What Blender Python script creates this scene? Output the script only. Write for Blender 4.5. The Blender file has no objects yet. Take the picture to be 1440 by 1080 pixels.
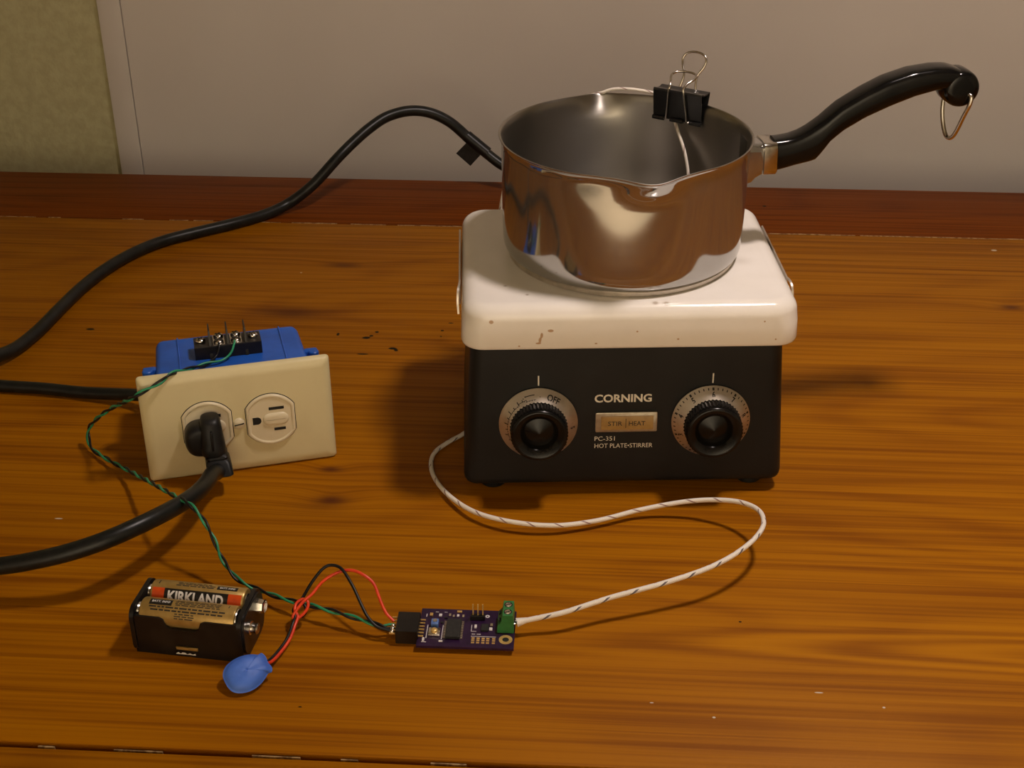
import bpy, bmesh, math, random
from mathutils import Vector, Matrix
R = math.radians
sc = bpy.context.scene
C = sc.collection
random.seed(7)

# ------------------------------------------------------------------ camera, light, exposure
cd = bpy.data.cameras.new('camera'); cam = bpy.data.objects.new('camera', cd); C.objects.link(cam)
cd.sensor_fit = 'HORIZONTAL'; cd.sensor_width = 36.0; cd.lens = 1918.6 * 36 / 1440
cd.clip_start = 0.02
_r = Vector((0.99816, 0.06057, -0.00113)); _u = Vector((-0.02881, 0.49101, 0.87068)); _f = Vector((-0.05329, 0.86904, -0.49186))
cam.matrix_world = Matrix(((_r.x, _u.x, -_f.x, 0.0151), (_r.y, _u.y, -_f.y, -0.6562), (_r.z, _u.z, -_f.z, 0.4610), (0, 0, 0, 1)))
sc.camera = cam

w = bpy.data.worlds.new('room_air'); sc.world = w; w.use_nodes = True
w.node_tree.nodes['Background'].inputs[0].default_value = (0.9, 0.75, 0.55, 1)
w.node_tree.nodes['Background'].inputs[1].default_value = 0.01

def lamp(name, loc, watts, col, dia, spread=math.pi):
    l = bpy.data.lights.new(name, 'AREA'); l.shape = 'DISK'; l.size = dia; l.spread = spread; l.energy = watts; l.color = col
    o = bpy.data.objects.new(name, l); C.objects.link(o); o.location = loc; return o      # faces straight down
lamp('pendant_lamp', (0.285, 0.01, 0.97), 4.3, (1.0, 0.85, 0.775), 0.11, R(145))
# added front fill: unseen area light bounced off the wall behind the camera
wl = lamp('front_fill_light', (0.1, -1.3, 0.75), 58.0, (1.0, 0.90, 0.78), 0.4)
wl.rotation_euler = (R(-80), 0, 0)
# added unseen spot, brightens the floor behind the camera for the pan's reflection
_d = bpy.data.lights.new('floor_fill_spot', 'SPOT'); _d.energy = 330.0; _d.color = (1.0, 0.84, 0.70); _d.spot_size = R(72); _d.spot_blend = .6; _d.shadow_soft_size = .08
_o = bpy.data.objects.new('floor_fill_spot', _d); C.objects.link(_o); _o.location = (-0.15, -1.78, 1.62)

sc.view_settings.view_transform = 'Standard'; sc.view_settings.look = 'None'
sc.view_settings.gamma = 1.0; sc.view_settings.use_curve_mapping = False
sc.view_settings.exposure = 0.0

# ------------------------------------------------------------------ node helpers
class S:
    """a shader socket with arithmetic"""
    def __init__(s, nt, o): s.nt, s.o = nt, o
    def _m(s, op, b=None, c=None):
        n = s.nt.nodes.new('ShaderNodeMath'); n.operation = op
        s.nt.links.new(s.o, n.inputs[0])
        for i, q in ((1, b), (2, c)):
            if q is None: continue
            if isinstance(q, S): s.nt.links.new(q.o, n.inputs[i])
            else: n.inputs[i].default_value = q
        return S(s.nt, n.outputs[0])
    def __add__(s, b): return s._m('ADD', b)
    def __sub__(s, b): return s._m('SUBTRACT', b)
    def __mul__(s, b): return s._m('MULTIPLY', b)
    def __truediv__(s, b): return s._m('DIVIDE', b)
    def sin(s): return s._m('SINE')
    def abs(s): return s._m('ABSOLUTE')
    def exp(s): return s._m('EXPONENT')
    def frac(s): return s._m('FRACT')
    def sqrt(s): return s._m('SQRT')
    def pow(s, b): return s._m('POWER', b)
    def max(s, b): return s._m('MAXIMUM', b)
    def min(s, b): return s._m('MINIMUM', b)
    def lt(s, b): return s._m('LESS_THAN', b)
    def gt(s, b): return s._m('GREATER_THAN', b)
    def ramp(s, a, b):
        n = s.nt.nodes.new('ShaderNodeMapRange'); n.interpolation_type = 'SMOOTHSTEP'
        s.nt.links.new(s.o, n.inputs[0]); n.inputs[1].default_value = a; n.inputs[2].default_value = b
        return S(s.nt, n.outputs[0])

class Mat:
    def __init__(s, name, col=(.5, .5, .5), rough=.5, metal=0.0, spec=.5, coat=0.0):
        s.m = bpy.data.materials.new(name); s.m.use_nodes = True; s.nt = s.m.node_tree
        s.b = s.nt.nodes['Principled BSDF']
        s.b.inputs['Base Color'].default_value = (*col, 1); s.b.inputs['Roughness'].default_value = rough
        s.b.inputs['Metallic'].default_value = metal; s.b.inputs['Specular IOR Level'].default_value = spec
        s.b.inputs['Coat Weight'].default_value = coat
    def coords(s, which='Object'):
        tc = s.nt.nodes.new('ShaderNodeTexCoord'); sp = s.nt.nodes.new('ShaderNodeSeparateXYZ')
        s.nt.links.new(tc.outputs[which], sp.inputs[0]); s.tc = tc.outputs[which]
        return [S(s.nt, sp.outputs[i]) for i in range(3)]
    def vec(s, x, y, z):
        n = s.nt.nodes.new('ShaderNodeCombineXYZ')
        for i, q in enumerate((x, y, z)):
            if isinstance(q, S): s.nt.links.new(q.o, n.inputs[i])
            else: n.inputs[i].default_value = q
        return n.outputs[0]
    def noise(s, vec, scale=1.0, detail=2.0, rough=.5, dist=0.0):
        n = s.nt.nodes.new('ShaderNodeTexNoise'); s.nt.links.new(vec, n.inputs['Vector'])
        n.inputs['Scale'].default_value = scale; n.inputs['Detail'].default_value = detail
        n.inputs['Roughness'].default_value = rough; n.inputs['Distortion'].default_value = dist
        return S(s.nt, n.outputs[0])
    def mix(s, f, a, b):
        n = s.nt.nodes.new('ShaderNodeMix'); n.data_type = 'RGBA'
        if isinstance(f, S): s.nt.links.new(f.o, n.inputs[0])
        else: n.inputs[0].default_value = f
        for i, q in ((6, a), (7, b)):
            if isinstance(q, tuple): n.inputs[i].default_value = (*q, 1)
            else: s.nt.links.new(q, n.inputs[i])
        return n.outputs[2]
    def color(s, o): s.nt.links.new(o, s.b.inputs['Base Color']); return s
    def rough(s, o): s.nt.links.new(o.o, s.b.inputs['Roughness']); return s
    def bump(s, h, dist=.0005, strength=.3):
        n = s.nt.nodes.new('ShaderNodeBump'); s.nt.links.new(h.o, n.inputs['Height'])
        n.inputs['Distance'].default_value = dist; n.inputs['Strength'].default_value = strength
        s.nt.links.new(n.outputs[0], s.b.inputs['Normal']); return s
    def varied(s, a, b, scale=40, lo=.4, hi=.65, bumpd=0.0):
        s.coords(); n = s.noise(s.tc, scale, 4, .6); s.color(s.mix(n.ramp(lo, hi), a, b))
        if bumpd: s.bump(n, bumpd, .4)
        return s

def spot(x, y, cx, cy, a, b, k=1.0):
    """gaussian ellipse (mm) in the plane of x, y (metres)"""
    dx = (x - cx * .001) / (a * .001); dy = (y - cy * .001) / (b * .001)
    return ((dx * dx + dy * dy) * -1.0).exp() * k

KNOTS = [(-183, 346, 16, 5.0, .85), (-208, 258, 27, 10, .9), (-134, 11.5, 9, 5.0, .95), (-140.5, 44.5, 7, 3.5, .95), (338, 299, 9, 4.5, 1.0), (166, 165, 26, 10, .22), (-378, 298, 15, 4, .55), (-140, 3, 16, 7, .3)]
PITS = [(-145.4, 220.7, 3.2, 2.0), (-142, 224, 1.6, 1.3), (-123.9, 205.3, 3.2, 1.8), (-121, 202.5, 1.5, 1.6), (-138.9, 230.2, 1.6, 1.6), (-144.1, 195.5, 4.5, 1.1), (-167, 225, 1.2, 2.4), (-351.4, 222.4, 3.5, 1.6), (-91, 235.3, 1.3, 1.3), (-86, 248, 2, .9), (170.5, 493.6, 2, 2), (-91, 226, 1, 1), (100, -88, .8, .6), (-118, -165, 1.0, .5)]
FLECKS = [(81.5, -160.4, 1.0, .8), (164, -148.7, .9, .8), (134, -140, 2.6, .6), (351, 407, 3, 2), (-290, -17, 3, .8), (52, -152, 1.2, .5), (150, 362, 1.5, 1), (-215, 330, 1.2, 1)]
def wood(name, light, dark, seed, knots=(), pits=(), flecks=(), hairpin=None):
    M = Mat(name, rough=.5, spec=.08)
    x, y, z = M.coords()
    yy = y
    km = None
    for (cx, cy, a, b, k) in knots:
        g = spot(x, y, cx, cy, a, b, k)
        yy = yy + spot(x, y, cx, cy + b * .5, a * 2.2, b * 2.2, .006 * k)
        km = g if km is None else km + g
    low = M.noise(M.vec(x * 1.6, yy * 9.0, seed), 1.0, 1.0, .5)
    rings = ((low * 13.0 + yy * 9.0) * 6.2832).sin() * .5 + .5
    streak = M.noise(M.vec(x * 2.4, yy * 330.0, seed + 3.1), 1.0, 3.0, .6)
    streak2 = M.noise(M.vec(x * 1.5, yy * 105.0, seed + 7.7), 1.0, 2.0, .5)
    fine = M.noise(M.vec(x * 14.0, yy * 900.0, seed + 5.7), 1.0, 2.0, .5)
    broad = M.noise(M.vec(x * 2.2, y * 6.0, seed + 9.0), 1.0, 2.0, .5)
    t = rings.pow(2.2) * .22 + streak.ramp(.36, .68) * .44 + streak2.ramp(.3, .75) * .26 + fine * .14 + broad.ramp(.25, .75) * .20 - .14
    col = M.mix(t.ramp(0.0, 1.0), light, dark)
    pale = M.noise(M.vec(x * 1.8, yy * 190.0, seed + 21.0), 1.0, 2.0, .5).ramp(.58, .72) * .45
    col = M.mix(pale, col, tuple(c * k for c, k in zip(light, (1.18, 1.26, 1.0))))
    if hairpin:      # nested cathedral figure of the flat-sawn board
        (hx, hy, ha, hb) = hairpin
        wob = (M.noise(M.vec(x * 6, y * 20, 2.0), 1.0, 2.0) - .5) * .004
        dx = (x - hx) / ha; dy = (y + wob - hy) / hb
        dd = (dx * dx + dy * dy).sqrt()
        for r_, w_, k_ in ((1.0, .07, .75), (.74, .06, .6), (1.35, .09, .35)):
            e = (dd - r_) / w_
            col = M.mix((e * e * -1.0).exp() * k_, col, tuple(c * k for c, k in zip(light, (1.22, 1.3, 1.0))))
        for r_, w_, k_ in ((1.14, .06, .5), (.86, .05, .4)):
            e = (dd - r_) / w_
            col = M.mix((e * e * -1.0).exp() * k_, col, dark)
    blotch = M.noise(M.vec(x * 5.0, y * 22.0, seed + 13.0), 1.0, 3.0, .55).ramp(.60, .85) * .22
    col = M.mix(blotch, col, tuple(c * .55 for c in dark))
    if km is not None:
        col = M.mix(km.min(1.0) * .85, col, (.060, .012, .005))
    if pits:
        p = None
        for (cx, cy, a, b) in pits:
            g = spot(x + (M.noise(M.vec(x, y, 1.0), 900, 1) - .5) * .0018, y, cx, cy, a, b)
            p = g if p is None else p + g
        col = M.mix(p.ramp(.3, .6), col, (.010, .006, .004))
    if flecks:
        p = None
        for (cx, cy, a, b) in flecks:
            g = spot(x, y, cx, cy, a, b); p = g if p is None else p + g
        col = M.mix(p.ramp(.4, .7) * .8, col, (.62, .55, .42))
    M.color(col)
    M.rough(streak * .18 + .40)
    M.bump(streak * .6 + fine * .4, .0004, .25)
    return M.m

# ------------------------------------------------------------------ mesh helpers (all shapes in millimetres)
def link(name, me, mat, parent=None):
    o = bpy.data.objects.new(name, me); C.objects.link(o)
    for m in (mat if isinstance(mat, (list, tuple)) else [mat]): me.materials.append(m.m if isinstance(m, Mat) else m)
    if parent: o.parent = parent
    return o
def smooth(me, ang=35):
    me.shade_smooth()
    me.set_sharp_from_angle(angle=R(ang))
def build(name, bm, mat, parent=None, ang=35, M=None):
    bmesh.ops.recalc_face_normals(bm, faces=bm.faces)
    if M is not None: bm.transform(M)
    bmesh.ops.scale(bm, vec=(.001,) * 3, verts=bm.verts)
    me = bpy.data.meshes.new(name); bm.to_mesh(me); bm.free(); smooth(me, ang)
    return link(name, me, mat, parent)
def tag(o, label, cat, group=None, kind=None):
    o['label'] = label; o['category'] = cat
    if group: o['group'] = group
    if kind: o['kind'] = kind
    return o
def thing(name, label, cat, loc=(0, 0, 0), M=None, group=None):
    o = bpy.data.objects.new(name, None); C.objects.link(o); o.empty_display_size = .01
    if M is not None: o.matrix_world = M
    else: o.location = Vector(loc) * .001
    return tag(o, label, cat, group)
def struct(name, bm, mat, label=None):
    o = build(name, bm, mat); o['kind'] = 'structure'
    if label: o['label'] = label
    return o
def frame(loc, X, Y, Z):
    return Matrix(((X[0], Y[0], Z[0], loc[0]), (X[1], Y[1], Z[1], loc[1]), (X[2], Y[2], Z[2], loc[2]), (0, 0, 0, 1)))
def emptyM(loc, rz):
    return Matrix.Translation(Vector(loc) * .001) @ Matrix.Rotation(rz, 4, 'Z')
def nb(): return bmesh.new()
def addbox(bm, x0, x1, y0, y1, z0, z1, bev=0.0, seg=2):
    b = bmesh.new(); bmesh.ops.create_cube(b, size=1)
    for v in b.verts:
        v.co = Vector(((x0 + x1) / 2 + v.co.x * (x1 - x0), (y0 + y1) / 2 + v.co.y * (y1 - y0), (z0 + z1) / 2 + v.co.z * (z1 - z0)))
    if bev: bmesh.ops.bevel(b, geom=b.edges[:], offset=bev, segments=seg, affect='EDGES', profile=.5)
    return merge(bm, b)
def merge(bm, b, M=None):
    if M is not None: b.transform(M)
    me = bpy.data.meshes.new('t'); b.to_mesh(me); b.free(); bm.from_mesh(me); bpy.data.meshes.remove(me); return bm
def box(*a, **k): return addbox(nb(), *a, **k)
def rings_mesh(bm, rings, closed=True, cap0=True, cap1=True, mi=None):
    vs = [[bm.verts.new(p) for p in r] for r in rings]
    n = len(rings[0])
    for i in range(len(vs) - 1):
        for j in range(n if closed else n - 1):
            f = bm.faces.new((vs[i][j], vs[i][(j + 1) % n], vs[i + 1][(j + 1) % n], vs[i + 1][j]))
            if mi: f.material_index = mi[i]
    if cap0: bm.faces.new(vs[0][::-1])
    if cap1: bm.faces.new(vs[-1])
    return bm
def lathe(prof, n=48, axis='Z', cap0=True, cap1=True, bm=None):
    """prof: [(r, h)]"""
    bm = bm or nb(); rings = []
    for r, h in prof:
        rr = max(r, .001); ring = []
        for k in range(n):
            a = 2 * math.pi * k / n; c, s = rr * math.cos(a), rr * math.sin(a)
            ring.append((c, s, h) if axis == 'Z' else ((h, c, s) if axis == 'X' else (s, h, c)))
        rings.append(ring)
    return rings_mesh(bm, rings, True, cap0, cap1)
def rrect(hx0, hx1, hy0, hy1, r, n=6):
    """rounded rectangle outline"""
    out = []
    for cx, cy, a0 in ((hx1 - r, hy1 - r, 0), (hx0 + r, hy1 - r, 90), (hx0 + r, hy0 + r, 180), (hx1 - r, hy0 + r, 270)):
        for k in range(n + 1):
            a = R(a0 + 90 * k / n); out.append((cx + r * math.cos(a), cy + r * math.sin(a)))
    return out
def catmull(pts, sub=8):
    P = [Vector(p) for p in pts]; P = [P[0] * 2 - P[1]] + P + [P[-1] * 2 - P[-2]]; out = []
    for i in range(1, len(P) - 2):
        p0, p1, p2, p3 = P[i - 1:i + 3]
        # centripetal
        t0 = 0; t1 = max((p1 - p0).length, 1e-4) ** .5; t2 = t1 + max((p2 - p1).length, 1e-4) ** .5; t3 = t2 + max((p3 - p2).length, 1e-4) ** .5
        for k in range(sub):
            t = t1 + (t2 - t1) * k / sub
            a1 = p0 * ((t1 - t) / (t1 - t0)) + p1 * ((t - t0) / (t1 - t0)); a2 = p1 * ((t2 - t) / (t2 - t1)) + p2 * ((t - t1) / (t2 - t1)); a3 = p2 * ((t3 - t) / (t3 - t2)) + p3 * ((t - t2) / (t3 - t2))
            b1 = a1 * ((t2 - t) / (t2 - t0)) + a2 * ((t - t0) / (t2 - t0)); b2 = a2 * ((t3 - t) / (t3 - t1)) + a3 * ((t - t1) / (t3 - t1))
            out.append(b1 * ((t2 - t) / (t2 - t1)) + b2 * ((t - t1) / (t2 - t1)))
    out.append(P[-2]); return out
def frames(path, up=Vector((0, 0, 1))):
    T = []
    for i in range(len(path)):
        a, b = path[max(i - 1, 0)], path[min(i + 1, len(path) - 1)]; T.append((b - a).normalized())
    n = (up - T[0] * up.dot(T[0]))
    if n.length < 1e-3: n = Vector((1, 0, 0)) - T[0] * T[0].x
    n.normalize(); N = [n]
    for i in range(1, len(path)):
        n = N[-1] - T[i] * N[-1].dot(T[i]); n.normalize(); N.append(n)
    return T, N, [T[i].cross(N[i]) for i in range(len(path))]
def tube(path, r, n=10, bm=None, cap=True, uv=False):
    bm = bm or nb(); path = [Vector(p) for p in path]; T, N, B = frames(path); rings = []
    for i, p in enumerate(path):
        rr = r(i / (len(path) - 1)) if callable(r) else r
        rings.append([p + (N[i] * math.cos(2 * math.pi * k / n) + B[i] * math.sin(2 * math.pi * k / n)) * rr for k in range(n)])
    nv = len(bm.faces)
    rings_mesh(bm, rings, True, cap, cap)
    if uv:
        L = bm.loops.layers.uv.verify(); acc = [0.0]
        for i in range(1, len(path)): acc.append(acc[-1] + (path[i] - path[i - 1]).length)
        bm.faces.ensure_lookup_table()
        for i in range(len(path) - 1):
            for j in range(n):
                f = bm.faces[nv + i * n + j]
                for lp, (a, b) in zip(f.loops, ((i, j), (i, j + 1), (i + 1, j + 1), (i + 1, j))): lp[L].uv = (acc[a] * .001, b / n)
    return bm
def prism(outline, z0, z1, bm=None, bev=0.0, seg=2):
    b = nb(); rings_mesh(b, [[(x, y, z0) for x, y in outline], [(x, y, z1) for x, y in outline]])
    if bev:
        bmesh.ops.recalc_face_normals(b, faces=b.faces)
        es = [e for e in b.edges if abs(e.verts[0].co.z - e.verts[1].co.z) < 1e-6]
        bmesh.ops.bevel(b, geom=es, offset=bev, segments=seg, affect='EDGES', profile=.5)
    if bm is None: return b
    return merge(bm, b)
def text_mesh(body, height, width=None, bold=0.0, align='LEFT', space=1.0):
    """a bmesh of flat lettering in mm, baseline at y = 0"""
    cu = bpy.data.curves.new('lettering', 'FONT'); cu.body = body; cu.size = 1.0; cu.offset = bold; cu.space_character = space
    cu.resolution_u = 3
    o = bpy.data.objects.new('lettering', cu); C.objects.link(o)
    dg = bpy.context.evaluated_depsgraph_get(); dg.update()
    me = bpy.data.meshes.new_from_object(o.evaluated_get(dg)); bpy.data.objects.remove(o); bpy.data.curves.remove(cu)
    b = nb(); b.from_mesh(me); bpy.data.meshes.remove(me)
    xs = [v.co.x for v in b.verts]; ys = [v.co.y for v in b.verts]
    x0, x1, y0, y1 = min(xs), max(xs), min(ys), max(ys)
    k = height / (y1 - y0); kx = width / (x1 - x0) if width else k
    sh = {'LEFT': 0, 'CENTER': -.5, 'RIGHT': -1}[align] * (x1 - x0) * kx
    for v in b.verts: v.co = Vector(((v.co.x - x0) * kx + sh, (v.co.y - y0) * k, 0))
    return b
def mapped(bm, fn):
    for v in bm.verts: v.co = Vector(fn(v.co.x, v.co.y, v.co.z))
    return bm
def slice_y(b, step):
    ys = [v.co.y for v in b.verts]; y = min(ys) + step
    while y < max(ys):
        bmesh.ops.bisect_plane(b, geom=b.verts[:] + b.edges[:] + b.faces[:], plane_co=(0, y, 0), plane_no=(0, 1, 0)); y += step
    return b

# ------------------------------------------------------------------ materials
m_chrome = Mat('polished_stainless', (.43, .42, .41), .09, .9)
M_ = m_chrome; _x, _y, _z = M_.coords(); M_.rough(M_.noise(M_.vec(_x * 60, _y * 60, _z * 400), 1, 3) * .05 + .06)
m_brush = Mat('brushed_stainless', (.36, .34, .31), .36, 1.0)
M_ = m_brush; _x, _y, _z = M_.coords(); _n = M_.noise(M_.vec(_x * 30, _y * 30, _z * 2500), 1, 3); M_.rough(_n * .12 + .28); M_.bump(_n, .0001, .15)
m_brush.b.inputs['Anisotropic'].default_value = .75; m_brush.b.inputs['Anisotropic Rotation'].default_value = .25
_tg = m_brush.nt.nodes.new('ShaderNodeTangent'); _tg.direction_type = 'RADIAL'; _tg.axis = 'Z'
m_brush.nt.links.new(_tg.outputs[0], m_brush.b.inputs['Tangent'])
m_wire = Mat('nickel_wire', (.62, .58, .53), .2, 1.0).varied((.64, .60, .55), (.52, .49, .44), 200)
m_alu = Mat('spun_aluminium', (.60, .54, .47), .42, .9).varied((.62, .56, .49), (.52, .47, .41), 120)
m_bakelite = Mat('black_bakelite', (.004, .004, .004), .13, 0, .28).varied((.0035, .0035, .0035), (.006, .0055, .005), 60)
m_knob = Mat('knob_black', (.005, .005, .004), .22, 0, .25).varied((.004, .004, .004), (.008, .007, .006), 90)
m_rubber = Mat('black_rubber', (.010, .010, .010), .42, 0, .22).varied((.008, .008, .008), (.014, .013, .012), 120)
m_cord = Mat('black_cord', (.008, .009, .008), .36, 0, .3).varied((.007, .008, .007), (.012, .012, .011), 150)
m_body = Mat('charcoal_enamel', (.010, .011, .012), .42, 0, .26).varied((.0085, .0092, .010), (.012, .0128, .0135), 26, .35, .7, .0001)
m_print = Mat('cream_print', (.78, .74, .64), .6).varied((.80, .76, .66), (.66, .62, .53), 300)
m_ink = Mat('black_ink', (.012, .010, .009), .6).varied((.010, .009, .008), (.02, .017, .015), 300)
m_ivory = Mat('ivory_nylon', (.62, .54, .31), .34, 0, .4).varied((.63, .55, .32), (.60, .52, .30), 30)
m_ivory2 = Mat('ivory_receptacle', (.66, .58, .40), .3, 0, .45).varied((.67, .59, .41), (.62, .54, .37), 40)
m_blue = Mat('blue_pvc', (.015, .105, .52), .42, 0, .4).varied((.015, .11, .54), (.012, .09, .45), 50, .4, .65, .0002)
m_vinyl = Mat('blue_vinyl', (.065, .165, .62), .5, 0, .35).varied((.070, .175, .64), (.055, .145, .56), 80)
m_hole = Mat('dark_slot', (.004, .003, .002), .8).varied((.004, .003, .002), (.006, .005, .003), 80)
m_green = Mat('green_insulation', (.02, .25, .12), .35).varied((.022, .28, .13), (.016, .20, .09), 120)
m_blackw = Mat('black_insulation', (.008, .008, .008), .35, 0, .3).varied((.006, .006, .006), (.013, .012, .012), 120)
m_red = Mat('red_insulation', (.70, .050, .012), .35).varied((.74, .058, .012), (.60, .036, .012), 120)
m_pcb = Mat('purple_solder_mask', (.022, .006, .034), .3, 0, .4).varied((.025, .007, .038), (.016, .005, .026), 300)
m_term = Mat('green_terminal', (.028, .17, .042), .42).varied((.030, .185, .046), (.022, .14, .034), 150)
m_gold = Mat('gold_plate', (.72, .48, .16), .34, .5).varied((.75, .50, .17), (.62, .40, .13), 400)
m_solder = Mat('solder', (.75, .72, .66), .22, 1.0).varied((.78, .74, .68), (.62, .58, .52), 500)
m_chip = Mat('chip_plastic', (.012, .012, .011), .5).varied((.011, .011, .010), (.018, .017, .016), 500)
m_silk = Mat('white_silkscreen', (.70, .66, .64), .6).varied((.72, .68, .66), (.55, .52, .52), 600)
m_holder = Mat('holder_plastic', (.008, .007, .006), .3, 0, .35).varied((.007, .006, .006), (.013, .011, .010), 120)
m_wrap = Mat('gold_battery_wrap', (.42, .27, .08), .32, .45).varied((.44, .285, .085), (.37, .235, .065), 160)
m_orange = Mat('orange_battery_band', (.70, .085, .012), .32, .2).varied((.72, .09, .012), (.62, .07, .01), 160)
m_label = Mat('battery_label_black', (.012, .010, .008), .3).varied((.011, .010, .008), (.018, .015, .012), 160)
m_foil = Mat('battery_label_print', (.74, .72, .68), .4).varied((.76, .74, .70), (.66, .64, .60), 300)
m_trimmer = Mat('blue_trimmer', (.10, .20, .52), .4).varied((.11, .22, .55), (.08, .16, .42), 500)
m_lens = Mat('amber_lens', (.36, .22, .075), .35, 0, .5).varied((.38, .235, .08), (.31, .185, .06), 120)
m_bezel = Mat('silver_bezel', (.42, .38, .30), .4, .8).varied((.44, .40, .32), (.36, .32, .25), 200)
m_clip = Mat('black_clip_enamel', (.007, .007, .008), .3).varied((.006, .006, .007), (.011, .011, .011), 120)

# enamel of the hot-plate top with its chips and drips (local coordinates of the hot plate)
m_cap = Mat('white_porcelain', (.80, .76, .71), .14, 0, .5, 0)
M_ = m_cap; _x, _y, _z = M_.coords()
_n = M_.noise(M_.tc, 30, 4, .6)
_c = M_.mix(_n.ramp(.35, .75), (.81, .77, .72), (.77, .73, .675))
_g = None
for (cx, cz, a, b) in [(-78.5, 119.0, 1.5, 1.3), (-45.5, 113.2, 2.0, 1.0), (-50.5, 110.5, .9, 1.8), (-51.5, 107.5, .9, 1.6), (-52.6, 105.6, 1.6, .6), (3, 112, .7, .6), (26, 107, .8, .6), (81, 106, .6, .6), (-20, 105, .9, .5), (74, 117, .6, .6), (-63, 104, .8, .5)]:
    q = spot(_x + (_n - .5) * .0012, _z, cx, cz, a, b); _g = q if _g is None else _g + q
_g = _g.ramp(.35, .65) * _y.lt(.008)
_c = M_.mix(_g * .75, _c, (.36, .17, .03))
_g = None
for (cx, cy, a, b) in [(-58, 18, .8, .8), (-70, 30, 1, .7), (13, 6.5, 1.5, 1.0), (19, 6.0, 1.5, 1.2), (60, 90, 8, 5), (70, 60, 6, 5)]:
    q = spot(_x, _y, cx, cy, a, b, .9 if a < 3 else .18); _g = q if _g is None else _g + q
_c = M_.mix((_g * _z.gt(.125)).min(.6), _c, (.25, .17, .10))
M_.color(_c)

# white glass-fibre thermocouple sleeve with a dark tracer (UV runs along the wire)
m_tc = Mat('glass_fibre_sleeve', (.80, .74, .66), .75)
M_ = m_tc; _x, _y, _z = M_.coords('UV')
_ph = (_x * 62.0 + _y * 1.0).frac(); _ph2 = (_x * 62.0 - _y * 1.0 + .37).frac()
_mk = _ph.lt(.13) * (_y - .25).abs().lt(.16); _mk2 = _ph2.lt(.10) * (_y - .80).abs().lt(.16)
_c = M_.mix((_x * 1500.0 + _y * 6.0).frac().ramp(.2, .8), (.82, .76, .68), (.70, .64, .56))
_c = M_.mix(_mk * .9, _c, (.045, .035, .07)); _c = M_.mix(_mk2 * .8, _c, (.16, .04, .05)); M_.color(_c)

m_board_back = wood('back_board_pine', (.165, .038, .0010), (.090, .018, .0008), 4.0, pits=[(170.5, 493.6, 2, 2)])
m_board_main = wood('wide_board_pine', (.345, .122, .0004), (.190, .054, .0003), 11.0, KNOTS, PITS, FLECKS, (.50, -.105, .40, .0165))
m_board_front = wood('front_board_pine', (.345, .122, .0004), (.190, .054, .0003), 23.0)
m_under = wood('table_frame_pine', (.26, .10, .008), (.14, .045, .004), 31.0)
m_caulk = Mat('dried_glue', (.34, .22, .09), .8).varied((.38, .25, .11), (.14, .07, .02), 260, .4, .6)

m_wall = Mat('green_plaster', (.47, .43, .24), .9, 0, .1)
M_ = m_wall; M_.coords(); _n = M_.noise(M_.tc, 95, 5, .6); M_.color(M_.mix(_n.ramp(.35, .65), (.40, .37, .215), (.355, .325, .185))); M_.bump(_n, .003, .35)
m_panel = Mat('white_panel_paint', (.66, .61, .55), .45, 0, .35)
M_ = m_panel; M_.coords(); _n = M_.noise(M_.tc, 7, 3, .5); M_.color(M_.mix(_n.ramp(.3, .7), (.50, .46, .42), (.48, .44, .40)))
m_room = Mat('cream_wall_paint', (.62, .56, .44), .9, 0, .1).varied((.63, .57, .45), (.59, .53, .41), 6)
m_ceil = Mat('ceiling_boards', (.22, .17, .12), .9, 0, .1).varied((.24, .19, .13), (.19, .15, .10), 5)
m_carpet = Mat('beige_carpet', (.50, .42, .30), 1.0, 0, .1)
M_ = m_carpet; M_.coords(); _n = M_.noise(M_.tc, 420, 4, .7); M_.color(M_.mix(_n, (.56, .48, .35), (.40, .33, .23))); M_.bump(_n, .004, .5)

# ------------------------------------------------------------------ the room
FZ = -740
struct('floor', box(-2200, 2600, -2400, 680, FZ - 40, FZ), m_carpet)
struct('ceiling', box(-2200, 2600, -2400, 680, 1700, 1740), m_ceil)
struct('wall_back', box(-2200, 2600, 631, 680, FZ, 1700), m_wall, 'pale green textured plaster wall')
struct('wall_left', box(-2240, -2200, -2400, 680, FZ, 1700), m_room)
struct('wall_right', box(2600, 2640, -2400, 680, FZ, 1700), m_room)
struct('wall_front', box(-2200, 2600, -2440, -2400, FZ, 1700), m_room)
struct('wall_panel', box(-436.75, 1300, 628, 640, FZ, 1300, bev=.4, seg=1), m_panel, 'smooth off-white panel behind the table')
struct('trim_1', box(-459.5, -437.2, 626.5, 640, FZ, 1300, bev=.8), m_panel, 'narrow off-white strip edging the panel')

# ------------------------------------------------------------------ the table
tb = thing('table', 'long stained pine table with an orange brown plank top', 'table', (0, 0, FZ))
def tpart(name, bm, mat):
    o = build(name, bm, mat, tb); o.matrix_parent_inverse = tb.matrix_world.inverted(); return o
tb_m = Matrix.Translation((0, 0, FZ * .001)); tb.matrix_world = tb_m
bpy.context.view_layer.update()
X0, X1 = -1000, 1150
tpart('plank', box(X0, X1, 432.4, 540, -24, 0.0, bev=.7), m_board_back)
tpart('plank', box(X0, X1, -196.0, 431.2, -24, 0, bev=.5), m_board_main)
tpart('plank', box(X0, X1, -340, -198.6, -24, -.3, bev=1.6), m_board_front)
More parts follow.
